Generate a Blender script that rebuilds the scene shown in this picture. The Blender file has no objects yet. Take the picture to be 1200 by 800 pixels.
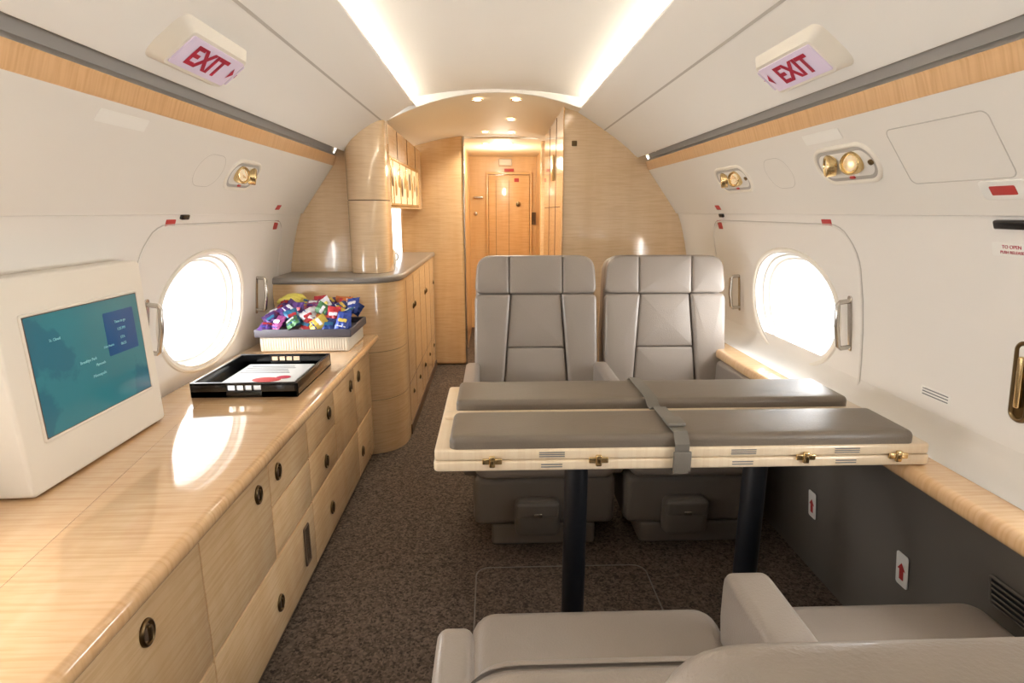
import bpy, bmesh, math, random
from mathutils import Matrix, Vector
random.seed(7)
scn=bpy.context.scene
PI=math.pi
# ------------------------------------------------------------------ materials
def srgb(r,g,b):
    f=lambda c:(c/255/12.92 if c/255<=.04045 else ((c/255+.055)/1.055)**2.4)
    return (f(r),f(g),f(b),1)
def newmat(name):
    m=bpy.data.materials.new(name); m.use_nodes=True
    nt=m.node_tree; b=nt.nodes['Principled BSDF']
    return m,nt,b
def mat(name,col,rough=.5,metal=0,coat=0,emit=None,es=0,bump=0,bscale=200,var=0,spec=.5):
    m,nt,b=newmat(name)
    b.inputs['Base Color'].default_value=col
    b.inputs['Roughness'].default_value=rough
    b.inputs['Metallic'].default_value=metal
    b.inputs['Coat Weight'].default_value=coat
    b.inputs['Coat Roughness'].default_value=.05
    b.inputs['Specular IOR Level'].default_value=spec
    if emit:
        b.inputs['Emission Color'].default_value=emit; b.inputs['Emission Strength'].default_value=es
    tc=nt.nodes.new('ShaderNodeTexCoord')
    n=nt.nodes.new('ShaderNodeTexNoise'); n.inputs['Scale'].default_value=bscale; n.inputs['Detail'].default_value=3
    nt.links.new(tc.outputs['Object'],n.inputs['Vector'])
    if bump:
        bp=nt.nodes.new('ShaderNodeBump'); bp.inputs['Strength'].default_value=bump; bp.inputs['Distance'].default_value=.002
        nt.links.new(n.outputs['Fac'],bp.inputs['Height']); nt.links.new(bp.outputs['Normal'],b.inputs['Normal'])
    if var:
        n2=nt.nodes.new('ShaderNodeTexNoise'); n2.inputs['Scale'].default_value=3
        nt.links.new(tc.outputs['Object'],n2.inputs['Vector'])
        mx=nt.nodes.new('ShaderNodeMix'); mx.data_type='RGBA'
        mx.inputs['A'].default_value=[c*(1-var) for c in col[:3]]+[1]
        mx.inputs['B'].default_value=[min(1,c*(1+var)) for c in col[:3]]+[1]
        nt.links.new(n2.outputs['Fac'],mx.inputs['Factor']); nt.links.new(mx.outputs['Result'],b.inputs['Base Color'])
    return m
def wood(name,c1,c2,c3,axis='Z',rough=.22,coat=.6,ripple=.5,rs=110,ra=6):
    m,nt,b=newmat(name)
    tc=nt.nodes.new('ShaderNodeTexCoord')
    def noise(along,across,detail,dist):
        mp=nt.nodes.new('ShaderNodeMapping')
        s=[across]*3; s['XYZ'.index(axis)]=along
        mp.inputs['Scale'].default_value=s
        nt.links.new(tc.outputs['Object'],mp.inputs['Vector'])
        n=nt.nodes.new('ShaderNodeTexNoise'); n.inputs['Scale'].default_value=1
        n.inputs['Detail'].default_value=detail; n.inputs['Distortion'].default_value=dist
        nt.links.new(mp.outputs['Vector'],n.inputs['Vector']); return n
    g=noise(1.0,10,4,.3); r=noise(rs,ra,2,.35)
    cr=nt.nodes.new('ShaderNodeValToRGB'); cr.color_ramp.elements[0].position=.3; cr.color_ramp.elements[1].position=.7
    cr.color_ramp.elements[0].color=c1; cr.color_ramp.elements[1].color=c2
    nt.links.new(g.outputs['Fac'],cr.inputs['Fac'])
    rr=nt.nodes.new('ShaderNodeValToRGB'); rr.color_ramp.elements[0].position=.42; rr.color_ramp.elements[1].position=.68
    rr.color_ramp.elements[0].color=(0,0,0,1); rr.color_ramp.elements[1].color=(ripple,)*3+(1,)
    nt.links.new(r.outputs['Fac'],rr.inputs['Fac'])
    mx=nt.nodes.new('ShaderNodeMix'); mx.data_type='RGBA'
    nt.links.new(rr.outputs['Color'],mx.inputs['Factor']); nt.links.new(cr.outputs['Color'],mx.inputs['A'])
    mx.inputs['B'].default_value=c3
    nt.links.new(mx.outputs['Result'],b.inputs['Base Color'])
    b.inputs['Roughness'].default_value=rough; b.inputs['Coat Weight'].default_value=coat; b.inputs['Coat Roughness'].default_value=.04
    return m
M={}
M['woodZ']=wood('maple_vertical',srgb(230,193,146),srgb(240,209,166),srgb(212,170,121),'Z',ripple=.45,rs=140,ra=8)
M['woodP']=wood('maple_pale_bulkhead',srgb(231,201,161),srgb(240,213,177),srgb(214,180,138),'Z',rough=.12,coat=1,ripple=.42,rs=140,ra=8)
M['woodY']=wood('maple_counter',srgb(231,188,140),srgb(243,208,163),srgb(214,164,112),'Y',rough=.10,coat=1,ripple=.5,rs=120)
M['woodX']=wood('maple_band',srgb(224,182,128),srgb(236,200,150),srgb(208,162,108),'Z',rough=.3,coat=.5)
M['trimY']=wood('maple_trim',srgb(224,180,132),srgb(238,200,154),srgb(206,156,106),'Y',rough=.3,coat=.4)
M['woodD']=wood('maple_door_amber',srgb(228,188,134),srgb(240,205,155),srgb(212,168,112),'Z',rough=.3,coat=.4,ripple=.3)
M['woodT']=wood('maple_table_edge',srgb(234,212,180),srgb(242,224,196),srgb(222,194,158),'X',rough=.3,coat=.4,ripple=.3)
M['wall']=mat('ivory_wall_panel',srgb(237,233,227),.45,bump=.06,bscale=350,var=.01)
M['ceil']=mat('ceiling_fabric',srgb(243,241,236),.6,bump=.05,bscale=300,var=.01)
M['psu']=mat('psu_panel',srgb(232,228,221),.5,bump=.06,bscale=350)
M['ceilw']=mat('warm_entry_ceiling',srgb(240,228,204),.6,bump=.05)
M['dark']=mat('shadow_gap',srgb(96,76,58),.8)
M['groove']=mat('panel_gap_grey',srgb(198,193,186),.8)
M['recess']=mat('recess_shade_grey',srgb(180,175,168),.8)  # shade of recesses put into the colour, darker than the panels
M['leather']=mat('taupe_leather',srgb(150,140,131),.38,bump=.35,bscale=260,var=.04,coat=.12)
M['leather2']=mat('taupe_leather_dark',srgb(120,112,104),.42,bump=.35,bscale=260,var=.04)
M['pad']=mat('table_pad_leather',srgb(116,105,92),.40,bump=.3,bscale=260,var=.03)
M['seatbase']=mat('seat_base_grey',srgb(122,114,106),.5)
M['lower']=mat('lower_sidewall_grey',srgb(104,98,91),.75,bump=.2,bscale=400)
M['black']=mat('black_lacquer',srgb(18,18,20),.22,coat=.4)
M['post']=mat('black_post',srgb(22,24,30),.35)
M['stone']=mat('grey_stone',srgb(150,144,138),.3,bump=.05,var=.12,coat=.3)
M['chrome']=mat('brushed_nickel',srgb(205,200,192),.22,metal=1)
M['bronze']=mat('antique_bronze',srgb(120,100,70),.3,metal=1)
M['gold']=mat('brass',srgb(222,196,146),.22,metal=1)
M['plast']=mat('cream_plastic',srgb(236,230,218),.4)
M['white']=mat('white_label',srgb(240,238,232),.5)
M['lav']=mat('lit_sign_face',srgb(210,196,214),.3,emit=srgb(220,204,226),es=.15)
M['red']=mat('red_print',srgb(176,30,62),.5)
M['redl']=mat('red_sticker',srgb(186,60,58),.5)
M['grey']=mat('grey_print',srgb(120,120,124),.6)
M['lens']=mat('lamp_lens',srgb(255,240,210),.3,emit=srgb(255,240,210),es=9)
M['lens2']=mat('reading_lens',srgb(250,240,215),.12,emit=srgb(255,240,215),es=.25)
M['cove']=mat('cove_led',srgb(255,246,232),.3,emit=srgb(255,245,230),es=27)
M['glass']=mat('display_glass_lit',srgb(250,232,196),.15,emit=srgb(255,226,176),es=.55)
M['paper']=mat('magazine_paper',srgb(228,230,230),.35,var=.06,coat=.3)
M['strap']=mat('strap_webbing',srgb(116,110,100),.6,bump=.4,bscale=500)
M['bag']=mat('vest_pouch',srgb(104,97,90),.5,bump=.3)
M['box']=mat('white_ribbed_box',srgb(226,220,208),.5)
M['traygrey']=mat('grey_tray',srgb(84,82,92),.45)
M['yellow']=mat('banana_yellow',srgb(222,208,100),.5)
bagcols=[(92,58,132),(44,70,140),(176,52,60),(72,118,78),(204,116,60),(214,214,222),(136,60,116),(46,106,146),(206,180,84),(80,52,112),(56,78,160)]
for i,c in enumerate(bagcols): M['b%d'%i]=mat('foil_bag_%d'%i,srgb(*c),.3,metal=.2,bump=.5,bscale=70,var=.25)
m,nt,b=newmat('brown_carpet'); M['carpet']=m
tc=nt.nodes.new('ShaderNodeTexCoord'); v=nt.nodes.new('ShaderNodeTexVoronoi'); v.inputs['Scale'].default_value=150
n=nt.nodes.new('ShaderNodeTexNoise'); n.inputs['Scale'].default_value=45; n.inputs['Detail'].default_value=4
nt.links.new(tc.outputs['Object'],v.inputs['Vector']); nt.links.new(tc.outputs['Object'],n.inputs['Vector'])
cr=nt.nodes.new('ShaderNodeValToRGB'); e=cr.color_ramp.elements
e[0].position=.25; e[0].color=srgb(52,43,37); e[1].position=.8; e[1].color=srgb(120,104,90)
ma=nt.nodes.new('ShaderNodeMath'); ma.operation='ADD'
ms=nt.nodes.new('ShaderNodeSeparateColor'); nt.links.new(v.outputs['Color'],ms.inputs['Color'])
mm=nt.nodes.new('ShaderNodeMath'); mm.operation='MULTIPLY'; mm.inputs[1].default_value=.45
nt.links.new(ms.outputs[0],mm.inputs[0]); nt.links.new(mm.outputs[0],ma.inputs[0])
m2=nt.nodes.new('ShaderNodeMath'); m2.operation='MULTIPLY'; m2.inputs[1].default_value=.55
nt.links.new(n.outputs['Fac'],m2.inputs[0]); nt.links.new(m2.outputs[0],ma.inputs[1])
nt.links.new(ma.outputs[0],cr.inputs['Fac']); nt.links.new(cr.outputs['Color'],b.inputs['Base Color'])
b.inputs['Roughness'].default_value=.95
bp=nt.nodes.new('ShaderNodeBump'); bp.inputs['Strength'].default_value=.5; bp.inputs['Distance'].default_value=.004
nt.links.new(ma.outputs[0],bp.inputs['Height']); nt.links.new(bp.outputs['Normal'],b.inputs['Normal'])
m,nt,b=newmat('map_screen'); M['screen']=m
tc=nt.nodes.new('ShaderNodeTexCoord'); n=nt.nodes.new('ShaderNodeTexNoise'); n.inputs['Scale'].default_value=3.2; n.inputs['Detail'].default_value=6
nt.links.new(tc.outputs['Object'],n.inputs['Vector'])
cr=nt.nodes.new('ShaderNodeValToRGB'); e=cr.color_ramp.elements
e[0].position=.52; e[0].color=srgb(48,112,124); e[1].position=.54; e[1].color=srgb(42,98,116)
nt.links.new(n.outputs['Fac'],cr.inputs['Fac']); nt.links.new(cr.outputs['Color'],b.inputs['Base Color'])
nt.links.new(cr.outputs['Color'],b.inputs['Emission Color']); b.inputs['Emission Strength'].default_value=.28; b.inputs['Roughness'].default_value=.15
M['navy']=mat('map_info_box',srgb(28,76,122),.2,emit=srgb(28,76,122),es=.3)
M['cyan']=mat('map_text',srgb(130,190,198),.4,emit=srgb(130,190,198),es=.2)
m,nt,b=newmat('window_pane'); M['pane']=m
tr=nt.nodes.new('ShaderNodeBsdfTransparent'); gl=nt.nodes.new('ShaderNodeBsdfGlossy'); gl.inputs['Roughness'].default_value=.02
mx=nt.nodes.new('ShaderNodeMixShader'); mx.inputs[0].default_value=.05
nt.links.new(tr.outputs[0],mx.inputs[1]); nt.links.new(gl.outputs[0],mx.inputs[2])
nt.links.new(mx.outputs[0],nt.nodes['Material Output'].inputs['Surface'])
# ------------------------------------------------------------------ geometry helpers
class B:
    def __init__(s,name): s.name=name; s.v=[]; s.f=[]; s.mi=[]; s.ms=[]
    def add(s,vf,mt,Mx=None):
        vs,fs=vf; o=len(s.v)
        if mt not in s.ms: s.ms.append(mt)
        k=s.ms.index(mt)
        for p in vs:
            p=Vector(p)
            s.v.append(tuple(Mx@p) if Mx is not None else tuple(p))
        for f in fs:
            s.f.append([i+o for i in f]); s.mi.append(k)
        return s
    def done(s,smooth=True,ang=38,recalc=True):
        me=bpy.data.meshes.new(s.name); me.from_pydata(s.v,[],s.f)
        for k in s.ms: me.materials.append(M[k])
        me.polygons.foreach_set('material_index',s.mi)
        if recalc:
            bm=bmesh.new(); bm.from_mesh(me); bmesh.ops.recalc_face_normals(bm,faces=bm.faces); bm.to_mesh(me); bm.free()
        if smooth:
            me.polygons.foreach_set('use_smooth',[True]*len(me.polygons)); me.set_sharp_from_angle(angle=math.radians(ang))
        me.update()
        ob=bpy.data.objects.new(s.name,me); scn.collection.objects.link(ob); return ob
def rbox(c,sz,r=.005,seg=3):
    bm=bmesh.new(); bmesh.ops.create_cube(bm,size=1)
    for v in bm.verts: v.co=Vector((v.co.x*sz[0],v.co.y*sz[1],v.co.z*sz[2]))
    if r>0: bmesh.ops.bevel(bm,geom=bm.edges[:],offset=min(r,min(sz)*.49),segments=seg,profile=.5,affect='EDGES')
    bm.verts.index_update()
    vs=[tuple(v.co+Vector(c)) for v in bm.verts]; fs=[[v.index for v in f.verts] for f in bm.faces]; bm.free(); return vs,fs
def rrect(w,h,r,n=5,cx=0,cy=0):
    r=min(r,w/2-1e-5,h/2-1e-5); o=[]
    for qx,qy,a0 in ((1,1,0),(-1,1,PI/2),(-1,-1,PI),(1,-1,1.5*PI)):
        for i in range(n+1):
            a=a0+PI/2*i/n; o.append((cx+qx*(w/2-r)+r*math.cos(a),cy+qy*(h/2-r)+r*math.sin(a)))
    return o
def ell(a,b,n=40,cx=0,cy=0): return [(cx+a*math.cos(2*PI*i/n),cy+b*math.sin(2*PI*i/n)) for i in range(n)]
def rpoly(pts,r,n=4):
    out=[]; N=len(pts)
    for i in range(N):
        p=Vector(pts[i]); a=Vector(pts[i-1])-p; c=Vector(pts[(i+1)%N])-p
        rr=r[i] if isinstance(r,(list,tuple)) else r
        if rr<=0: out.append(tuple(p)); continue
        ang=a.angle(c); t=min(rr/math.tan(ang/2),a.length*.49,c.length*.49)
        s=p+a.normalized()*t; e=p+c.normalized()*t
        for k in range(n+1):
            u=k/n; out.append(tuple((1-u)**2*s+2*u*(1-u)*p+u*u*e))
    return out
def area(o): return sum(o[i-1][0]*o[i][1]-o[i][0]*o[i-1][1] for i in range(len(o)))/2
def ccw(o): return o if area(o)>0 else o[::-1]
def inset(o,d):
    N=len(o); res=[]
    for i in range(N):
        p=Vector(o[i]); a=p-Vector(o[i-1]); c=Vector(o[(i+1)%N])-p
        if a.length<1e-9: a=c
        if c.length<1e-9: c=a
        a=a.normalized(); c=c.normalized()
        n1=Vector((-a.y,a.x)); n2=Vector((-c.y,c.x)); n=(n1+n2)
        if n.length<1e-6: n=n1
        n=n.normalized(); k=max(.5,n.dot(n1)); res.append(tuple(p+n*(d/k)))
    return res
def pad(o,t,r=.01,crown=0,z0=0,seg=4,both=False):
    if area(o)<0: o=o[::-1]
    N=len(o); rings=[]
    if both:
        for k in range(seg,0,-1):
            a=PI/2*k/seg; rings.append([(x,y,z0+r-r*math.sin(a)) for x,y in inset(o,r*(1-math.cos(a)))])
        rings.append([(x,y,z0+r) for x,y in o])
    else: rings.append([(x,y,z0) for x,y in o])
    for k in range(seg+1):
        a=PI/2*k/seg; rings.append([(x,y,z0+t-r+r*math.sin(a)) for x,y in inset(o,r*(1-math.cos(a)))])
    last=rings[-1]; cx=sum(p[0] for p in last)/N; cy=sum(p[1] for p in last)/N
    if crown:
        for s in (.2,.45,.7):
            rings.append([(x+(cx-x)*s,y+(cy-y)*s,z0+t+crown*(1-(1-s)**2.2)) for x,y,_ in last])
    vs=[p for Rr in rings for p in Rr]; fs=[]
    for k in range(len(rings)-1):
        for i in range(N):
            j=(i+1)%N; fs.append([k*N+i,k*N+j,(k+1)*N+j,(k+1)*N+i])
    fs.append(list(range(N))[::-1])
    L=(len(rings)-1)*N
    if crown:
        vs.append((cx,cy,z0+t+crown)); c=len(vs)-1
        for i in range(N): fs.append([L+i,L+(i+1)%N,c])
    else: fs.append([L+i for i in range(N)])
    return vs,fs
def ringf(o,w,t,z0=0,seg=6):
    if area(o)<0: o=o[::-1]
    N=len(o); vs=[]; fs=[]
    for k in range(seg+1):
        a=PI*k/seg; d=w*(1-math.cos(a))/2
        vs+= [(x,y,z0+t*math.sin(a)) for x,y in inset(o,d)]
    for k in range(seg):
        for i in range(N):
            j=(i+1)%N; fs.append([k*N+i,k*N+j,(k+1)*N+j,(k+1)*N+i])
    return vs,fs
def tube(pts,r,n=10,cap=True):
    P=[Vector(p) for p in pts]; vs=[]; fs=[]
    up=None
    for i,p in enumerate(P):
        d=(P[min(i+1,len(P)-1)]-P[max(i-1,0)]).normalized()
        if up is None: up=d.orthogonal().normalized()
        up=(up-d*up.dot(d)).normalized(); s=d.cross(up)
        rr=r[i] if isinstance(r,(list,tuple)) else r
        for k in range(n):
            a=2*PI*k/n; vs.append(tuple(p+rr*(up*math.cos(a)+s*math.sin(a))))
    for i in range(len(P)-1):
        for k in range(n):
            j=(k+1)%n; fs.append([i*n+k,i*n+j,(i+1)*n+j,(i+1)*n+k])
    if cap: fs.append(list(range(n))[::-1]); fs.append([(len(P)-1)*n+k for k in range(n)])
    return vs,fs
def cyl(r,h,n=32,z0=0,bev=.002): return pad(ell(r,r,n),h,min(bev,r*.4),z0=z0,seg=2)
def textm(s,size,bold=.02):
    cu=bpy.data.curves.new('t','FONT'); cu.body=s; cu.size=size; cu.align_x='CENTER'; cu.align_y='CENTER'; cu.extrude=.0004; cu.offset=size*bold
    ob=bpy.data.objects.new('t',cu); scn.collection.objects.link(ob)
    dg=bpy.context.evaluated_depsgraph_get(); me=ob.evaluated_get(dg).to_mesh()
    vs=[tuple(v.co) for v in me.vertices]; fs=[list(p.vertices) for p in me.polygons]
    ob.evaluated_get(dg).to_mesh_clear(); bpy.data.objects.remove(ob); return vs,fs
T=Matrix.Translation
def R(a,ax): return Matrix.Rotation(math.radians(a),4,ax)
def extr_y(pts,y0,y1):
    N=len(pts); vs=[(x,y0,z) for x,z in pts]+[(x,y1,z) for x,z in pts]
    fs=[[i,(i+1)%N,N+(i+1)%N,N+i] for i in range(N)]+[list(range(N))[::-1],[N+i for i in range(N)]]
    return vs,fs
def sheet_y(pts,ys):
    N=len(pts); vs=[(x,y,z) for y in ys for x,z in pts]; fs=[]
    for k in range(len(ys)-1):
        for i in range(N-1): fs.append([k*N+i,k*N+i+1,(k+1)*N+i+1,(k+1)*N+i])
    return vs,fs
# ------------------------------------------------------------------ cabin section
YA=-2.6; YEND={1:3.42,-1:3.16}; YC=3.28
UPW=[(1.146,.80),(1.137,.9),(1.123,1.0),(1.102,1.1),(1.075,1.2),(1.052,1.262)]
WPS={-1:[(1.12,0),(1.15,.25),(1.158,.5),(1.156,.67)]+UPW,
     1:[(1.12,0),(1.15,.25),(1.155,.5),(1.152,.672)]+UPW}
PP=[(1.040,1.262),(1.034,1.275),(.866,1.505)]
TP=[(.866,1.505),(.862,1.508),(.848,1.546),(.844,1.551)]
GP=[(.844,1.551),(.872,1.572),(.86,1.612),(.825,1.612)]
UP=[(.812,1.578),(.80,1.574),(.786,1.582),(.745,1.62),(.70,1.655),(.65,1.69),(.60,1.723),(.55,1.755),(.50,1.786),(.455,1.812),(.447,1.818)]
def xw(side,z):
    P=WPS[side]
    for (x0,z0),(x1,z1) in zip(P,P[1:]):
        if z0<=z<=z1: return x0+(x1-x0)*(z-z0)/(z1-z0)
    return P[-1][0]
def fr(prof,side,y,z):
    for (x0,z0),(x1,z1) in zip(prof,prof[1:]):
        if min(z0,z1)<=z<=max(z0,z1) and abs(z1-z0)>1e-6:
            t=(z-z0)/(z1-z0); x=x0+(x1-x0)*t
            tv=Vector((side*(x1-x0),0,z1-z0)).normalized(); break
    else:
        x=prof[-1][0]; tv=Vector((0,0,1))
    nv=Vector((-side*abs(tv.z),0,tv.x*side)).normalized()
    xv=tv.cross(nv)
    return Matrix(((xv.x,tv.x,nv.x,side*x),(xv.y,tv.y,nv.y,y),(xv.z,tv.z,nv.z,z),(0,0,0,1)))
def W_(side,y,z): return fr(WPS[side],side,y,z)
WIN=[2.185,.62,-.75]; WZ=.906; WA,WB=.318,.216
def sup(t,p=.92): return math.copysign(abs(math.cos(t))**p,math.cos(t)),math.copysign(abs(math.sin(t))**p,math.sin(t))
for side,nm in ((1,'right'),(-1,'left')):
    WP=WPS[side]
    inner=[(side*x,z) for x,z in WP]; outer=[(side*(x+.09),z) for x,z in WP][::-1]
    w=B('wall_'+nm); w.add(extr_y(inner+outer,YA,4.9),'wall'); ob=w.done()
    cb=B('cut'); n=72
    for yc in WIN:
        vs=[];fs=[]
        for X,a,bb in ((.97,WA+.004,WB+.004),(1.37,WA-.035,WB-.035)):
            for i in range(n):
                ce,se=sup(2*PI*i/n); vs.append((side*X,yc+a*ce,WZ+bb*se))
        for i in range(n): j=(i+1)%n; fs.append([i,j,n+j,n+i])
        fs.append(list(range(n))[::-1]); fs.append([n+i for i in range(n)])
        cb.add((vs,fs),'wall')
    cut=cb.done(smooth=False)
    md=ob.modifiers.new('b','BOOLEAN'); md.object=cut; md.operation='DIFFERENCE'; md.solver='EXACT'
    dg=bpy.context.evaluated_depsgraph_get(); me=bpy.data.meshes.new_from_object(ob.evaluated_get(dg))
    ob.modifiers.clear(); ob.data=me; bpy.data.objects.remove(cut)
    me.polygons.foreach_set('use_smooth',[True]*len(me.polygons)); me.set_sharp_from_angle(angle=math.radians(30))
    for i,yc in enumerate(WIN):
        wb=B('window_%d'%(i+1+(0 if side<0 else 3)))
        def loop(a,bb,off):
            o=[]
            for k in range(n):
                ce,se=sup(2*PI*k/n); z=WZ+bb*se
                o.append(Vector((side*(xw(side,z)+off),yc+a*ce,z)))
            return o
        def rings(rr,mt):
            vs=[tuple(p) for r_ in rr for p in r_]; fs=[]
            for k in range(len(rr)-1):
                for q in range(n): j=(q+1)%n; fs.append([k*n+q,k*n+j,(k+1)*n+j,(k+1)*n+q])
            wb.add((vs,fs),mt)
        rings([loop(WA+.018,WB+.014,.003),loop(WA+.014,WB+.011,-.006),loop(WA+.006,WB+.005,-.009),loop(WA-.002,WB-.002,-.006),loop(WA-.008,WB-.008,.012)],'plast')
        rings([loop(WA-.010,WB-.010,.036),loop(WA-.022,WB-.020,.032),loop(WA-.030,WB-.026,.050),loop(WA-.040,WB-.034,.052),loop(WA-.044,WB-.038,.080)],'white')
        wb.add(([tuple(p) for p in loop(WA-.038,WB-.032,.072)],[list(range(n))]),'pane')
        wb.done()
    s=lambda P:[(side*x,z) for x,z in P]
    YF=YEND[side]
    p=B('trim_1' if side<0 else 'trim_2'); p.add(sheet_y(s(TP),[YA,YF]),'trimY'); p.done(recalc=False)
    c=B('psu_panel_'+nm); c.add(sheet_y(s([(1.10,1.256)]+PP),[YA,YF]),'psu'); c.add(sheet_y(s(GP),[YA,YF]),'recess'); c.done(recalc=False)  # groove above the trim has its shadow band painted in grey
    c=B('ceiling_side_panel_'+nm); c.add(sheet_y(s([(.83,1.62)]+UP),[YA,YF]),'ceil')
    c.add(sheet_y(s([(.447,1.818),(.447,1.826),(.458,1.826),(.462,1.822),(.535,1.822),(.535,1.92)]),[YA,YC]),'ceil')
    c.add(sheet_y(s([(.603,1.7192),(.596,1.7238)]),[YA,YF]),'groove'); c.done(recalc=False)
    l=B('cove_light_strip' ); l.add(rbox((side*.505,(YA+YC-.05)/2,1.828),(.022,YC-YA-.12,.008),.003),'cove'); l.done()
cp=[(x,1.908-.05*(x/.5)**2) for x in [i*.54/10 for i in range(-10,11)]]
c=B('ceiling'); c.add(sheet_y(cp,[YA,YC]),'ceil')
nx=[i*.9/12 for i in range(-12,13)]
ys=[YC+i*.1 for i in range(16)]
def fz(x,y):
    u=min(1,(y-YC)/1.3); return 1.898-.035*u-.40*x*x*(1-.45*u)
vs=[(x,y,fz(x,y)) for y in ys for x in nx]; fs=[]
for k in range(len(ys)-1):
    for i in range(24): fs.append([k*25+i,k*25+i+1,(k+1)*25+i+1,(k+1)*25+i])
c.add((vs,fs),'ceilw')
vs=[(x,YC,fz(x,YC)-.004) for x in nx]+[(x,YC,2.05) for x in nx]+[(x,YC-.02,fz(x,YC)-.004) for x in nx]+[(x,YC-.02,2.05) for x in nx]
c.add((vs,[[i,i+1,25+i+1,25+i] for i in range(24)]+[[50+i,50+i+1,75+i+1,75+i] for i in range(24)]+[[i,i+1,50+i+1,50+i] for i in range(24)]),'ceil')
c.add(rbox((0,5.6,1.85),(1.2,1.6,.02),0),'ceilw'); c.done()
f=B('floor'); f.add(rbox((0,2.0,-.02),(2.4,9.4,.04),0),'carpet'); f.done(smooth=False)
w=B('wall_rear'); w.add(rbox((0,YA-.02,1.0),(2.4,.04,2.0),0),'wall'); w.done(smooth=False)
h=B('floor_hatch'); h.add(ringf(rrect(.62,.5,.05),.005,.002),'seatbase',T((.20,1.60,.001))); h.done()
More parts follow.
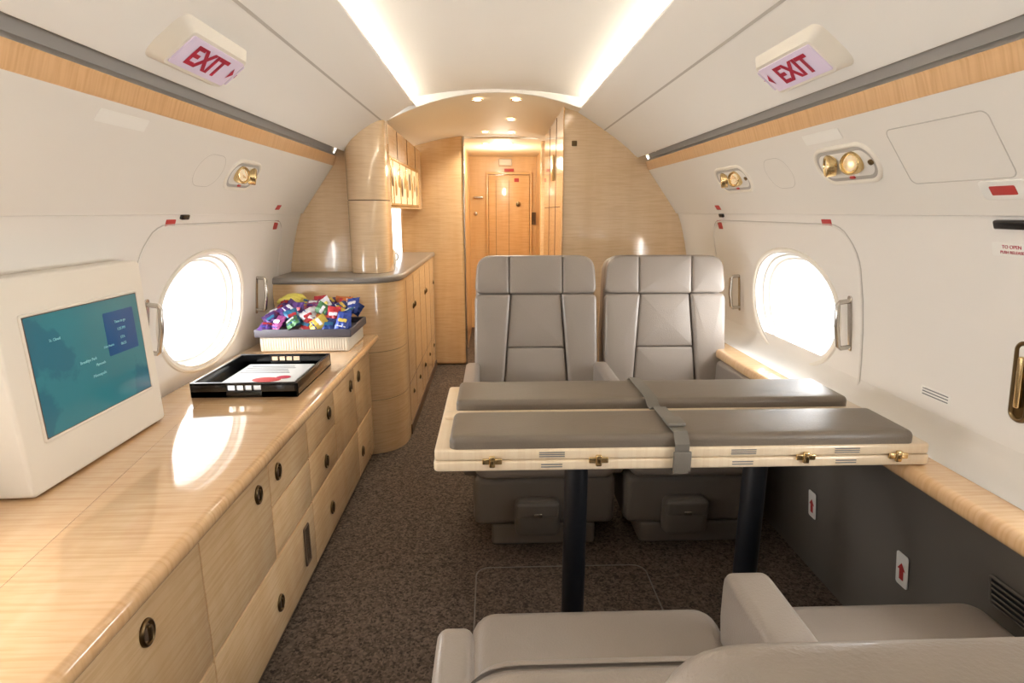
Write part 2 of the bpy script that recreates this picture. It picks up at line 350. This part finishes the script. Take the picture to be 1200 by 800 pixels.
# ---------------------------------------------------------------- side details
def gap(bd,o,Mx,w=.004,mt='groove',t=.0015): bd.add(ringf(o,w,t),mt,Mx)
def surfline(side,pts,r=.0022):
    return tube([tuple(W_(side,y,z)@Vector((0,0,.0005))) for y,z in pts],r,6)
for side,nm in ((1,'right'),(-1,'left')):
    h=B('exit_hatch_surround_'+nm)
    y0,y1,zt,rr=1.74,2.92,1.225,.13
    zs=[.70+.02*i for i in range(20)]
    pts=[(y0,z) for z in zs]
    for i in range(9):
        a=PI-PI/2*i/8; pts.append((y0+rr+rr*math.cos(a),zt-rr+rr*math.sin(a)))
    for i in range(9):
        a=PI/2-PI/2*i/8; pts.append((y1-rr+rr*math.cos(a),zt-rr+rr*math.sin(a)))
    pts+=[(y1,z) for z in zs[::-1]]
    h.add(surfline(side,pts,.004),'wall'); h.add(surfline(side,[(y-.006 if y<2.2 else y+.006,z+(.006 if z>1.2 else 0)) for y,z in pts],.0018),'groove')
    h.done()
    for yy,zz,hh in ((2.66,.90,.15),(1.80,.91,.155)):
        g=B('grab_handle'); F=W_(side,yy,zz)
        g.add(tube([(0,-hh/2,0),(0,-hh/2,.034),(0,-hh/2+.008,.042),(0,0,.047),(0,hh/2-.008,.042),(0,hh/2,.034),(0,hh/2,0)],.008,10),'chrome',F)
        g.add(pad(rrect(.022,hh+.035,.009),.004,.0015),'chrome',F); g.done()
    for yy,ln in (((1.62,.28),(2.38,.31)) if side>0 else ((2.18,.25),)):
        g=B('reading_light_unit'); F=fr(PP,side,yy,1.398)
        o=rrect(ln,.125,.06,8); g.add(ringf(o,.014,.006),'plast',F); g.add(pad(inset(o,.010),.002,.001),'recess',F)  # nearly flat plate, darker colour stands in for recess shade
        g.add(pad(inset(o,.024),.003,.001),'psu',F)
        for k in (-1,1):
            Fk=F@T((k*ln*.17,.004,.002))@R(22*k,'Y')@R(-25,'X')
            g.add(cyl(.031,.020,32,bev=.006),'gold',Fk); g.add(ringf(ell(.031,.031,32),.007,.008,.017),'gold',Fk); g.add(cyl(.023,.002,24,z0=.018),'lens2',Fk)
        g.add(cyl(.008,.006,16),'bronze',F@T((ln*.40,.0,.002))); g.add(rbox((ln*.02,-.04,.004),(.02,.008,.006),.002),'redl',F); g.done()
    g=B('psu_access_panels_'+nm)
    if side>0: gap(g,rrect(.29,.155,.018),fr(PP,side,1.265,1.398),w=.003,t=.001)
    gap(g,rrect(.17,.12,.06,8),fr(PP,side,2.0 if side>0 else 1.93,1.398),w=.0016,t=.0005)
    g.add(pad(rrect(.18,.032,.003),.0012,.0005),'white',fr(PP,side,1.42 if side<0 else 1.66,1.475))
    g.done()
    g=B('exit_sign'); F=fr(UP,side,1.48 if side<0 else 1.50,1.636)
    o1=rrect(.315,.135,.022); n=len(o1)
    vs=[(x,y,0) for x,y in o1]+[(x,y,.028) for x,y in rrect(.265,.098,.012)]; fs=[[i,(i+1)%n,n+(i+1)%n,n+i] for i in range(n)]+[[n+i for i in range(n)]]
    g.add((vs,fs),'plast',F)
    g.add(pad(rrect(.248,.082,.005),.003,.001,z0=.028),'lav',F)
    g.add(textm('EXIT',.074,.03),'red',F@T((-.012 if side<0 else .012,-.002,.0325)))
    tip= 1 if side<0 else -1
    g.add(([(tip*.100,-.016,.0324),(tip*.117,.002,.0324),(tip*.100,.020,.0324)],[[0,1,2]]),'red',F)
    Ft=F@T((tip*.147,0,.0155))@R(48*tip,'Y')
    g.add(pad(rrect(.034,.070,.004),.003,.001),'lav',Ft)
    g.add(textm('EXIT',.017,.03),'red',Ft@T((0,0,.0035)))
    g.done()
    g=B('placard_set_'+nm)
    for yy,zz,wd,ht,mt in ((1.88,1.235,.055,.024,'redl'),(2.80,1.21,.05,.045,'redl')):
        g.add(pad(rrect(wd,ht,.003),.0012,.0005),mt,W_(side,yy,zz))
    g.add(pad(rrect(.05,.025,.003),.0012,.0005),'redl',fr(PP,side,2.72,1.29))
    g.add(rbox((0,0,.004),(.045,.018,.012),.004),'black',W_(side,1.95 if side<0 else 2.74,1.255))
    if side>0:
        F=W_(1,1.20,1.19); g.add(pad(rrect(.10,.03,.004),.0012,.0005),'white',F)
        g.add(textm('TO OPEN',.011,.0),'red',F@T((0,.006,.0016))); g.add(textm('PUSH RELEASE',.009,.0),'red',F@T((0,-.006,.0016)))
        g.add(rbox((0,0,.004),(.08,.02,.012),.004),'black',W_(1,1.19,1.245))
        F=fr(PP,1,1.165,1.315); g.add(pad(rrect(.11,.045,.008),.004,.0015),'white',F); g.add(pad(rrect(.06,.022,.003),.001,.0004,z0=.004),'redl',F)
        F=W_(1,1.42,.79); g.add(pad(rrect(.105,.028,.003),.0012,.0005),'white',F)
        for k in range(3): g.add(rbox((0,.008-.008*k,.0014),(.09,.003,.0006),0),'grey',F)
    g.done()
g=B('door_latch_recess'); F=W_(1,1.175,.90); o=rrect(.05,.19,.024,8); g.add(ringf(o,.012,.008),'bronze',F); g.add(pad(inset(o,.01),.002,.001),'bronze',F); g.add(rbox((0,0,.008),(.014,.12,.012),.005),'gold',F); g.done()
lp=[(1.11,0.0),(1.105,.12),(1.08,.35),(1.04,.54),(1.005,.632)]
g=B('lower_sidewall_right'); g.add(sheet_y(lp,[YA,3.40]),'lower'); g.done(recalc=False)
g=B('armrest_ledge_right')
o=rpoly([(.955,.628),(1.10,.628),(1.10,.672),(.955,.672)],[.02,0,0,.02],6)
g.add(extr_y(o,YA,3.40),'woodY')
g.add(sheet_y([(1.045,.6725),(1.07,.6735),(1.10,.679),(1.13,.695),(1.147,.72),(1.151,.76)],[YA,3.40]),'wall'); g.done()
g=B('arrow_placard')
for yy,zz in ((1.80,.26),(1.35,.31)):
    F=fr(lp,1,yy,zz)@T((0,0,.004)); g.add(pad(rrect(.045,.10,.008),.002,.0006),'white',F)
    g.add(([(-.008,-.03,.003),(.008,-.03,.003),(.008,.0,.003),(.015,.0,.003),(0,.022,.003),(-.015,.0,.003),(-.008,.0,.003)],[[0,1,2,3,4,5,6]]),'redl',F)
g.done()
g=B('sidewall_air_grille'); F=fr(lp,1,1.00,.46)@T((0,0,.004)); g.add(ringf(rrect(.14,.08,.01),.008,.004),'lower',F); g.add(pad(rrect(.13,.07,.01),.002,.001),'post',F)
for k in range(4): g.add(rbox((0,-.022+.015*k,.004),(.12,.004,.004),.001),'lower',F)
g.done()
# ---------------------------------------------------------------- credenza (left)
XF=-.665; XT=-.62; CT=.67
g=B('credenza')
g.add(rbox((-.905,1.1,.32),(.445,3.40,.60),.002),'dark')
o=rpoly([(-1.155,-.62),(XT,-.62),(XT,2.83),(-1.155,2.83)],[0,.02,.0,0])
g.add(pad(o,.042,.018,z0=CT-.042,both=True),'woodY')
seams=[-.60,-.02,.36,.73,1.10,1.48,1.81,2.14,2.48,2.80]
def fx(x,y,z): return Matrix(((0,0,1,x),(1,0,0,y),(0,1,0,z),(0,0,0,1)))
def latch(bd,x,y,z,s=1):
    F=fx(x,y,z); bd.add(ringf(ell(.021*s,.027*s,28),.008,.006),'bronze',F); bd.add(cyl(.014*s,.005,24),'dark',F); bd.add(rbox((0,0,.006),(.008*s,.03*s,.006),.002),'bronze',F)
for a,b_ in zip(seams,seams[1:]):
    c_=(a+b_)/2; w_=b_-a-.004
    if 1.5<c_<2.2:
        g.add(pad(rrect(w_,.155,.004,2),.016,.002,seg=2),'woodZ',fx(-.682,c_,.535)); g.add(pad(rrect(w_,.152,.004,2),.016,.002,seg=2),'woodZ',fx(-.682,c_,.378))
    else: g.add(pad(rrect(w_,.315,.004,2),.016,.002,seg=2),'woodZ',fx(-.682,c_,.457))
for a,b_ in zip([-.60,.36,1.10,1.81,2.48],[.36,1.10,1.81,2.48,2.80]):
    g.add(pad(rrect(b_-a-.004,.235,.004,2),.016,.002,seg=2),'woodZ',fx(-.682,(a+b_)/2,.177))
for y,z in ((.9,.535),(1.40,.54),(1.54,.54),(2.06,.53),(1.99,.365),(2.40,.53),(2.55,.53),(1.47,.16),(2.02,.16),(2.55,.16),(.6,.16),(.2,.53)): latch(g,XF,y,z)
F=fx(XF,1.72,.19); g.add(ringf(rrect(.05,.14,.008),.008,.005),'dark',F); g.add(pad(rrect(.044,.13,.006),.002,.001),'chrome',F)
g.done()
# ---------------------------------------------------------------- monitor
g=B('wall_monitor')
F=fx(-1.13,1.385,CT+.234)@R(-1.5,'X')
g.add(pad(rrect(.50,.465,.014,5),.108,.008),'plast',F)
g.add(ringf(rrect(.405,.285,.008),.008,.004,z0=.108),'plast',F@T((.01,.012,0)))
g.add(pad(rrect(.394,.274,.004),.002,.0005,z0=.108),'dark',F@T((.01,.012,0)))
g.add(pad(rrect(.384,.266,.003),.001,.0003,z0=.110),'screen',F@T((.01,.012,0)))
g.add(pad(rrect(.12,.11,.003),.0006,.0002,z0=.111),'navy',F@T((.118,.058,0)))
for tx,x,y,s_ in (('St. Cloud',-.12,.085,.009),('Brooklyn Park',-.03,.012,.010),('Plymouth',.01,-.005,.009),('Minneapolis',0,-.03,.010),('Eden Prairie',.05,.03,.008),('Time to go',.108,.085,.010),('1:25 PM',.108,.065,.010),('ETA',.108,.042,.010),('06:55',.108,.025,.010)):
    g.add(textm(tx,s_,0),'cyan',F@T((.01+x,y,.1122)))
g.done()
# ---------------------------------------------------------------- serving tray
g=B('serving_tray'); cx,cy=-.865,2.025; w_,d_,h_=.35,.40,.05
g.add(rbox((cx,cy,CT+.006),(w_,d_,.010),.003),'black')
for k in (-1,1):
    g.add(rbox((cx+k*(w_/2-.006),cy,CT+h_/2),(.012,d_,h_),.003),'black')
    yy=cy+k*(d_/2-.006)
    g.add(rbox((cx,yy,CT+.012),(w_,.012,.024),.003),'black'); g.add(rbox((cx,yy,CT+h_-.004),(w_,.012,.010),.003),'black')
    g.add(rbox((cx-.115,yy,CT+h_/2),(.12,.012,h_),.003),'black'); g.add(rbox((cx+.115,yy,CT+h_/2),(.12,.012,h_),.003),'black')
    for j in range(1,4): g.add(rbox((cx-.055+.0275*j,yy,CT+.034),(.004,.012,.02),.001),'black')
g.done()
g=B('magazine')
g.add(rbox((cx,cy-.01,CT+.016),(.25,.33,.008),.002),'paper')
g.add(pad(ell(.05,.03,20),.0008,.0002),'redl',T((cx+.02,cy-.06,CT+.020))); g.add(pad(ell(.025,.02,20),.0008,.0002),'red',T((cx+.07,cy-.03,CT+.0202)))
for k in range(5): g.add(rbox((cx-.02,cy+.03+.022*k,CT+.0205),(.18-.02*(k%3),.006,.0008),0),'grey')
g.done()
# ---------------------------------------------------------------- snack box
g=B('snack_basket'); bx0,bx1,by0,by1=-1.06,-.675,2.46,2.74; bxc=(bx0+bx1)/2; byc=(by0+by1)/2
g.add(rbox((bxc,byc,CT+.034),(bx1-bx0,by1-by0,.066),.006),'box')
for k in range(34): g.add(rbox((bx0+.012+k*(bx1-bx0-.024)/33,by0-.001,CT+.034),(.004,.004,.054),.001),'plast')
for k in range(24): g.add(rbox((bx1+.001,by0+.012+k*(by1-by0-.024)/23,CT+.034),(.004,.004,.054),.001),'plast')
g.add(rbox((bxc,byc,CT+.072),(bx1-bx0+.03,by1-by0+.03,.010),.004),'traygrey')
for k in (-1,1):
    g.add(rbox((bxc,byc+k*(by1-by0+.02)/2,CT+.086),(bx1-bx0+.03,.012,.034),.004),'traygrey')
    g.add(rbox((bxc+k*(bx1-bx0+.02)/2,byc,CT+.086),(.012,by1-by0+.03,.034),.004),'traygrey')
g.done()
def bagm(w,h,t,n=8):
    vs=[];fs=[]
    for s_ in (1,-1):
        for j in range(n+1):
            for i in range(n+1):
                u=-1+2*i/n; v_=-1+2*j/n
                z=s_*t/2*(1-abs(u)**3)*max(0,(1-(min(1,abs(v_)/.85))**3))+ .003*math.sin(9*u+3*v_)*(1-abs(u))+.002*math.sin(14*v_+4*u)
                vs.append((u*w/2*(1-.06*(1-v_*v_)),v_*h/2*(1-.03*math.cos(3*u)),z))
    m_=(n+1)**2
    for j in range(n):
        for i in range(n):
            a=j*(n+1)+i; fs.append([a,a+1,a+n+2,a+n+1]); fs.append([m_+a,m_+a+n+1,m_+a+n+2,m_+a+1])
    return vs,fs
g=B('snack_bags')
seq=[0,6,3,2,8,1,10, 9,0,7,5,4,2,10, 6,0,9,5,3,8,7, 0,9,2,6,5,1,10, 0,6,8,2,9,4,1]; q=0
for row,(yy,zz) in enumerate(((2.485,.118),(2.53,.135),(2.59,.152),(2.65,.166),(2.70,.172))):
    for k in range(7):
        c_='b%d'%seq[q]; q+=1
        Mx=T((bx0+.030+k*.0545+random.uniform(-.012,.012),yy,CT+zz+random.uniform(-.014,.014)))@R(random.uniform(-40,40),'Y')@R(48+random.uniform(-38,30),'X')@R(random.uniform(-60,60),'Z')
        g.add(bagm(.062,.088,.024),c_,Mx)
        lc=random.choice(['b5','b8','b2','b7','b5'])
        g.add(pad(rpoly([(-.020,-.002),(.018,.0),(.020,.016),(-.018,.014)],.005),.0025,.001),lc,Mx@T((0,.002,.0105)))
        g.add(pad(rrect(.040,.006,.002),.0025,.001),random.choice(['b5','b9','b10']),Mx@T((0,-.018,.0080)))
g.done()
g=B('banana_bunch')
for k in range(3):
    P=[];rd=[]
    for i in range(14):
        a=-.9+1.8*i/13; P.append((bx0+.05+.07*math.sin(a)+.01*k,2.715+.012*k,CT+.150+.045*math.cos(a)+.006*k)); rd.append(.014*min(1,.35+3*min(i,13-i)/13))
    g.add(tube(P,rd,10),'yellow')
g.done()
# ---------------------------------------------------------------- galley base cabinet
GX=-.51; GF=2.85; GT=.953
gal=ccw(rpoly([(-1.15,GF),(GX,GF),(GX,4.68),(-1.15,4.68)],[0,.26,0,0],14))
g=B('galley_cabinet')
g.add(pad(inset(gal,.012),GT-.035,.004,z0=.0),'woodZ')
g.add(pad(gal,.035,.014,z0=GT-.035,both=True),'stone')
def vs_line(x,y,z0,z1,w=.003): g.add(rbox((x,y,(z0+z1)/2),(w,w,z1-z0),0),'dark')
for y in (3.16,3.45,3.75,4.05,4.35,4.62): vs_line(GX-.0125,y,.08,.90)
g.add(rbox((GX-.0125,3.9,.30),(.003,1.5,.003),0),'dark')
for y in (3.41,3.49,4.01,4.09,4.58): latch(g,GX-.011,y,.72,.7)
for y in (3.3,3.6,3.9,4.2,4.5): latch(g,GX-.011,y,.22,.6)
cc=inset(gal,.0125)
arc=[p for p in cc if p[0]>-1.14 and p[1]<3.2]
for zz in (.56,.30): g.add(tube([(x,y,zz) for x,y in arc],.0012,6),'dark')
g.add(rbox((GX-.02,3.9,.03),(.03,1.5,.06),0),'dark')
g.done()
UXI=.60; UF=3.12
def clipz(xi):
    for (x0,z0),(x1,z1) in zip(UP,UP[1:]):
        if x1<=xi<=x0: return z0+(z1-z0)*(x0-xi)/(x0-x1)
    return 1.85
def upoly(zlo,xi,sg=-1,lift=.008):
    x0=xw(-1,min(zlo,1.262)) if zlo<1.262 else 1.02
    P=[(x0+lift,zlo)]+[(x+lift,z) for x,z in UPW if z>zlo]+[(x+lift,z) for x,z in PP if z>zlo]+[(.86,1.56),(.83,1.61)]+[(x,z+lift) for x,z in UP if x>xi and z>1.60]+[(xi,clipz(xi)+lift),(xi,zlo)]
    return [(sg*x,z) for x,z in P]
g=B('galley_upper_cabinet')
g.add(extr_y(upoly(GT+.001,UXI),UF,3.24),'woodP')
g.add(extr_y(upoly(1.29,UXI),3.24,4.68),'woodZ')
g.add(rbox((-1.02,3.95,1.12),(.04,1.42,.34),0),'woodX')
xa,xb=-.80,-.592
br=ccw([(xa+(xb-xa)*(.5-.5*math.cos(PI*i/16)),UF+.02-.13*math.sin(PI*i/16)**.7) for i in range(17)]+[(xb,UF+.10),(xa,UF+.10)])
g.add(pad(br,.372,.003,z0=GT+.002,seg=2),'woodP'); g.add(pad(br,.50,.003,z0=GT+.378,seg=2),'woodP')
g.add(pad(inset(br,.004),.86,.003,z0=GT,seg=2),'dark')
YM=3.84
F=fx(-.60,YM,1.435); g.add(ringf(rrect(1.20,.27,.01),.02,.010),'gold',F); g.add(pad(rrect(1.17,.25,.008),.003,.001),'glass',F)
for k in range(5): g.add(rbox((-.5+.25*k,0,.005),(.012,.25,.008),.002),'gold',F)
for k in range(10):
    g.add(pad(ell(.028,.055,20),.004,.002,z0=.003),'gold' if k%3 else 'bronze',F@T((-.52+.115*k,-.02 if k%2 else .03,0)))
for y in (3.55,3.95,4.35): g.add(rbox((-.599,y,1.65),(.003,.003,.16),0),'dark')
g.done()
g=B('coffee_mug'); g.add(cyl(.035,.085,28,bev=.006),'plast',T((-.68,3.6,GT))); g.add(tube([(-.68+.03+.02*math.sin(a),3.6,GT+.045+.025*math.cos(a)) for a in [PI*i/8 for i in range(9)]],.004,8),'plast'); g.add(cyl(.028,.002,24,z0=.085,bev=.0005),'dark',T((-.68,3.6,GT))); g.done()
# ---------------------------------------------------------------- forward walls
g=B('wall_forward')
g.add(rbox((-.52,4.74,.98),(.52,.10,1.96),.03,4),'woodZ')
g.add(rbox((.62,4.98,.98),(.5,.08,1.96),.01),'woodZ')
g.add(rbox((.05,4.80,1.96),(1.2,.03,.21),0),'ceilw')
g.add(rbox((-.266,4.74,.92),(.016,.112,1.84),.004),'chrome')
g.done()
g=B('forward_closet'); CXI=.365
P=[(1.12,0)]+[(x+.008,z) for x,z in WPS[-1][1:]]+[(x+.008,z) for x,z in PP]+[(.86,1.56),(.83,1.61)]+[(x,z+.008) for x,z in UP if z>1.60]+[(.44,1.83),(CXI,1.87),(CXI,0)]
g.add(extr_y(P,3.40,4.55),'woodP')
for y in (3.75,4.15): g.add(rbox((CXI-.0005,y,1.0),(.003,.004,1.7),0),'dark')
g.add(rbox((CXI-.0005,4.0,1.30),(.003,1.0,.004),0),'dark')
g.add(rbox((CXI-.008,3.9,1.55),(.012,.12,.16),.003),'gold')
g.add(rbox((CXI+.004,3.397,.95),(.008,.006,1.86),.002),'woodX')
g.add(pad(rrect(.03,.03,.004),.002,.0006),'bronze',Matrix(((1,0,0,.43),(0,0,-1,3.399),(0,1,0,1.65),(0,0,0,1))))
g.done()
g=B('wall_corridor'); g.add(rbox((-.30,5.55,.92),(.04,1.55,1.84),0),'woodD'); g.add(rbox((.45,5.62,.92),(.04,1.40,1.84),0),'woodD')
g.add(rbox((.08,6.33,.92),(.80,.04,1.84),0),'woodD'); g.done()
g=B('door_1'); g.add(rbox((.14,6.30,.83),(.44,.03,1.64),.006),'woodX')
for sx in (-.095,.375): g.add(rbox((sx,6.295,.83),(.02,.05,1.68),.004),'woodD')
g.add(rbox((.14,6.295,1.67),(.49,.05,.025),.004),'woodD')
g.add(rbox((.14,6.284,1.15),(.003,.004,.9),0),'dark'); g.add(rbox((.0,6.284,1.15),(.003,.004,.9),0),'dark')
FM=lambda x,z,y=6.283: Matrix(((1,0,0,x),(0,0,-1,y),(0,1,0,z),(0,0,0,1)))
g.add(cyl(.025,.02,20),'bronze',FM(.24,1.35)); g.add(pad(rrect(.10,.03,.004),.003,.001),'redl',FM(.14,1.70,6.268)); g.add(pad(rrect(.05,.04,.004),.003,.001),'redl',FM(.22,1.60)); g.done()
g=B('corridor_fittings')
g.add(rbox((-.19,6.29,1.42),(.10,.03,.02),.005),'chrome'); g.add(cyl(.02,.02,20),'chrome',FM(-.22,1.25,6.31))
g.add(rbox((.10,6.29,1.78),(.14,.05,.07),.01),'plast'); g.add(pad(rrect(.05,.13,.01),.01,.003),'dark',FM(.41,1.2,6.31)); g.done()
g=B('ceiling_downlights'); LP=[(-.12,3.42),(.10,3.42),(.09,4.03),(-.09,4.55),(.11,4.55)]
for x,y in LP:
    z=fz(x,y)-.004; Fm=T((x,y,z))@R(180,'X'); g.add(ringf(ell(.032,.032,28),.009,.005),'gold',Fm); g.add(cyl(.024,.003,24),'lens',Fm)
for x,y in ((-.09,5.1),(.11,5.1)):
    Fm=T((x,y,1.838))@R(180,'X'); g.add(ringf(ell(.035,.035,28),.01,.006),'gold',Fm); g.add(cyl(.026,.003,24),'lens',Fm)
g.done()
# ---------------------------------------------------------------- seats
def seat(cx,cy,rot,w=.54,top=1.08,lean=10,pouch=None,arms=((1,.46),(1,.46)),armz=.63,plain=False,ao=0,crown=.006):
    g=B('leather_cabin_seat'); Z=T((cx,cy,0))@R(rot,'Z')
    hw=w/2
    g.add(rbox((0,-.22,.045),(w*.72,.42,.09),.015),'seatbase',Z)
    g.add(rbox((0,-.23,.20),(w-.02,.46,.20),.03),'leather2',Z)
    o=rrect(w-.035,.53,.05,6,0,-.235)
    g.add(pad(o,.165,.040,.010,z0=.302,seg=6,both=True),'leather',Z)
    L=(top-.42)/math.cos(math.radians(lean))
    Mb=Z@T((0,.02,.42))@R(-lean,'X')@R(90,'X')
    so=ccw(rpoly([(-hw+.015,-.08),(hw-.015,-.08),(hw-.004,L*.45),(hw-.02,L),(-hw+.02,L),(-hw+.004,L*.45)],[.02,.02,.02,.075,.075,.02],7))
    g.add(pad(so,.13,.035,z0=-.13,seg=5,both=True),'leather',Mb)
    if plain:
        g.add(pad(inset(so,.02),.03,.02,.008,z0=-.005,seg=5),'leather',Mb)
        g.add(ringf(inset(so,.012),.005,.003,z0=-.002),'leather2',Mb)
    else:
        hh=.175; y1=L-.008; y0=L-hh; iw=w*.21
        g.add(pad(rpoly([(-iw,y0),(iw,y0),(iw,y1),(-iw,y1)],.010),.042,.012,crown,z0=-.005,seg=5),'leather',Mb)
        for k in (-1,1):
            q=rpoly([(k*(iw+.001),y0),(k*(hw-.010),y0),(k*(hw-.022),y1),(k*(iw+.001),y1)],[.010,.03,.07,.010],6)
            g.add(pad(q,.044,.014,crown*.6,z0=-.005,seg=5),'leather',Mb)
            q=rpoly([(k*(iw+.035),0),(k*(hw-.006),0),(k*(hw-.010),y0-.002),(k*(iw*.96),y0-.002)],[.012,.03,.03,.010],5)
            g.add(pad(q,.046,.016,crown*.6,z0=-.005,seg=5),'leather',Mb)
        ym=y0*.52
        wi=lambda y: iw*.96-.003+(.036)*(1-y/y0)
        for a,b_ in ((0,ym),(ym+.001,y0-.002)):
            q=rpoly([(-wi(a),a),(wi(a),a),(wi(b_),b_),(-wi(b_),b_)],.010)
            g.add(pad(q,.034,.011,crown*1.3,z0=-.005,seg=5),'leather',Mb)
    for k,(on,ln) in zip((-1,1),arms):
        if not on: continue
        x=k*(hw+ao); wd=.060 if on==1 else .085
        pr=rpoly([(0,armz-.10),(0,armz),(-ln,armz),(-ln,armz-.10),(-ln+.05,.28),(-.02,.28)],[.01,.03,.035,.03,.03,.02],6)
        Ma=Z@Matrix(((0,0,1,x-wd/2),(1,0,0,.0),(0,1,0,0),(0,0,0,1)))
        g.add(pad(pr,wd,.018,z0=0,seg=5,both=True),'leather',Ma)
        if on==2:
            g.add(pad(rrect(.13,.065,.012),.004,.0015),'leather2',Z@Matrix(((0,0,1,x+wd/2-.001),(1,0,0,-.24),(0,1,0,armz-.115),(0,0,0,1))))
            for j in range(2): g.add(rbox((0,0,.006),(.035,.03,.006),.003),'chrome' if j else 'black',Z@Matrix(((0,0,1,x+wd/2-.001),(1,0,0,-.265+.05*j),(0,1,0,armz-.115),(0,0,0,1))))
    if pouch is not None:
        g.add(rbox((pouch,-.485,.155),(.17,.07,.15),.03,4),'bag',Z); g.add(rbox((pouch,-.510,.195),(.16,.03,.06),.012,4),'bag',Z)
        g.add(rbox((pouch,-.527,.180),(.03,.006,.015),.002),'chrome',Z)
    return g.done()
seat(.150,2.42,0,w=.560,top=1.085,pouch=-.03,arms=((1,.46),(1,.46))); seat(.728,2.42,0,w=.560,top=1.085,pouch=-.05,arms=((0,0),(1,.40)),ao=-.03)
# near pair faces the table (control panel side of the shared armrest looks inboard)
seat(.165,.54,180,w=.54,top=.826,lean=3,arms=((2,.41),(1,.28)),armz=.61,plain=True)
seat(.75,.54,180,w=.52,top=.826,lean=3,arms=((0,0),(0,0)),plain=True)
seat(.375,.19,0,w=.64,top=.972,lean=3,arms=((0,0),(0,0)),plain=True)
# ---------------------------------------------------------------- table
g=B('folding_conference_table')
x0,x1,ya,yb=-.182,1.008,1.235,1.74
for z0,dx in ((.676,0),(.703,.004)):
    o=rrect(x1-x0-dx,yb-ya-dx,.012,3,(x0+x1)/2,(ya+yb)/2)
    g.add(pad(o,.0255,.005,z0=z0,both=True,seg=3),'woodT')
zt=.7285
for a,b_ in ((1.243,1.425),(1.505,1.700)):
    for xa,xb in ((-.145,.402),(.406,.970)):
        g.add(pad(rrect(xb-xa,b_-a,.018,5,(xa+xb)/2,(a+b_)/2),.030,.015,.002,z0=zt,seg=5),'pad')
g.add(rbox((.41,1.466,zt+.004),(1.16,.05,.008),.002),'woodT')
for x in (-.045,.205,.70,.925):
    g.add(rbox((x-.013,ya-.002,.702),(.020,.006,.014),.002),'gold'); g.add(rbox((x+.013,ya-.002,.702),(.020,.006,.014),.002),'gold'); g.add(rbox((x,ya-.004,.702),(.014,.009,.028),.003),'gold')
    g.add(rbox((x,ya-.009,.702),(.006,.003,.010),.001),'bronze')
for x in (.095,.55,.80):
    for k in range(3): g.add(rbox((x,ya-.0005,.722-.005*k),(.060,.001,.002),0),'grey')
    for k in range(2): g.add(rbox((x,ya-.0005,.692-.006*k),(.050,.001,.0025),0),'grey')
for x in (.19,.70):
    g.add(cyl(.033,.59,32),'post',T((x,1.47,.08))); g.add(cyl(.05,.08,32,bev=.01),'post',T((x,1.47,0)))
    g.add(rbox((x,1.47,.664),(.16,.22,.024),.006),'post')
g.done()
g=B('luggage_strap'); hw=.017; X=.40
prof=[(ya-.006,.670),(ya-.006,.738),(1.25,.762),(1.425,.762),(1.452,.747),(1.48,.747),(1.508,.762),(1.695,.762),(yb+.004,.736),(yb+.004,.670),(ya-.006,.670)]
n=len(prof); vs=[];fs=[]
for y,z in prof:
    for dx in (-hw,hw): vs.append((X+dx,y,z))
for y,z in prof:
    for dx in (-hw,hw): vs.append((X+dx,y+(.002 if y>1.487 else -.002),z+(.003 if z>.715 else -.003)))
for i in range(n-1):
    a=2*i; fs+=[[a,a+1,a+3,a+2],[2*n+a,2*n+a+1,2*n+a+3,2*n+a+2],[a,2*n+a,2*n+a+2,a+2],[a+1,a+3,2*n+a+3,2*n+a+1]]
g.add((vs,fs),'strap'); g.add(rbox((X,1.30,.770),(.045,.05,.010),.004),'strap'); g.add(rbox((X,ya-.012,.70),(.042,.008,.05),.003),'strap'); g.done()
# ---------------------------------------------------------------- lights
def light(kind,name,loc,energy,col=(1,1,1),rot=(0,0,0),size=.1,sy=None,spot=None):
    l=bpy.data.lights.new(name,kind); l.energy=energy; l.color=col
    if kind=='AREA':
        l.size=size
        if sy: l.shape='RECTANGLE'; l.size_y=sy
    else: l.shadow_soft_size=size
    if spot: l.spot_size=math.radians(spot); l.spot_blend=.6
    o=bpy.data.objects.new(name,l); o.location=loc; o.rotation_euler=rot; scn.collection.objects.link(o); return o
for side in (-1,1):
    for yc in WIN:
        light('AREA','window_daylight',(side*1.48,yc,WZ+.06),19,(1,.985,.96),(0,side*PI/2,0),.60,.80)
for x,y in LP: light('SPOT','downlight_lamp',(x,y,fz(x,y)-.03),10,(1,.90,.72),(0,0,0),.03,spot=140)
light('POINT','corridor_lamp',(.05,5.4,1.70),10,(1,.92,.76),size=.05)
light('AREA','galley_niche_lamp',(-.82,3.95,1.28),.5,(1,.84,.56),(0,0,0),.1,1.2)
w=bpy.data.worlds.new('sky'); scn.world=w; w.use_nodes=True
bg=w.node_tree.nodes['Background']; bg.inputs[0].default_value=(.92,.96,1,1); bg.inputs[1].default_value=3.0
# ---------------------------------------------------------------- camera
cam=bpy.data.cameras.new('camera'); cam.lens=20.0; cam.sensor_width=36; cam.clip_start=.01
co=bpy.data.objects.new('camera',cam); co.location=(-.04,0,1.27); co.rotation_euler=(math.radians(90-12.83),0,math.radians(-1.93))
scn.collection.objects.link(co); scn.camera=co
scn.view_settings.view_transform='Standard'; scn.view_settings.exposure=.24
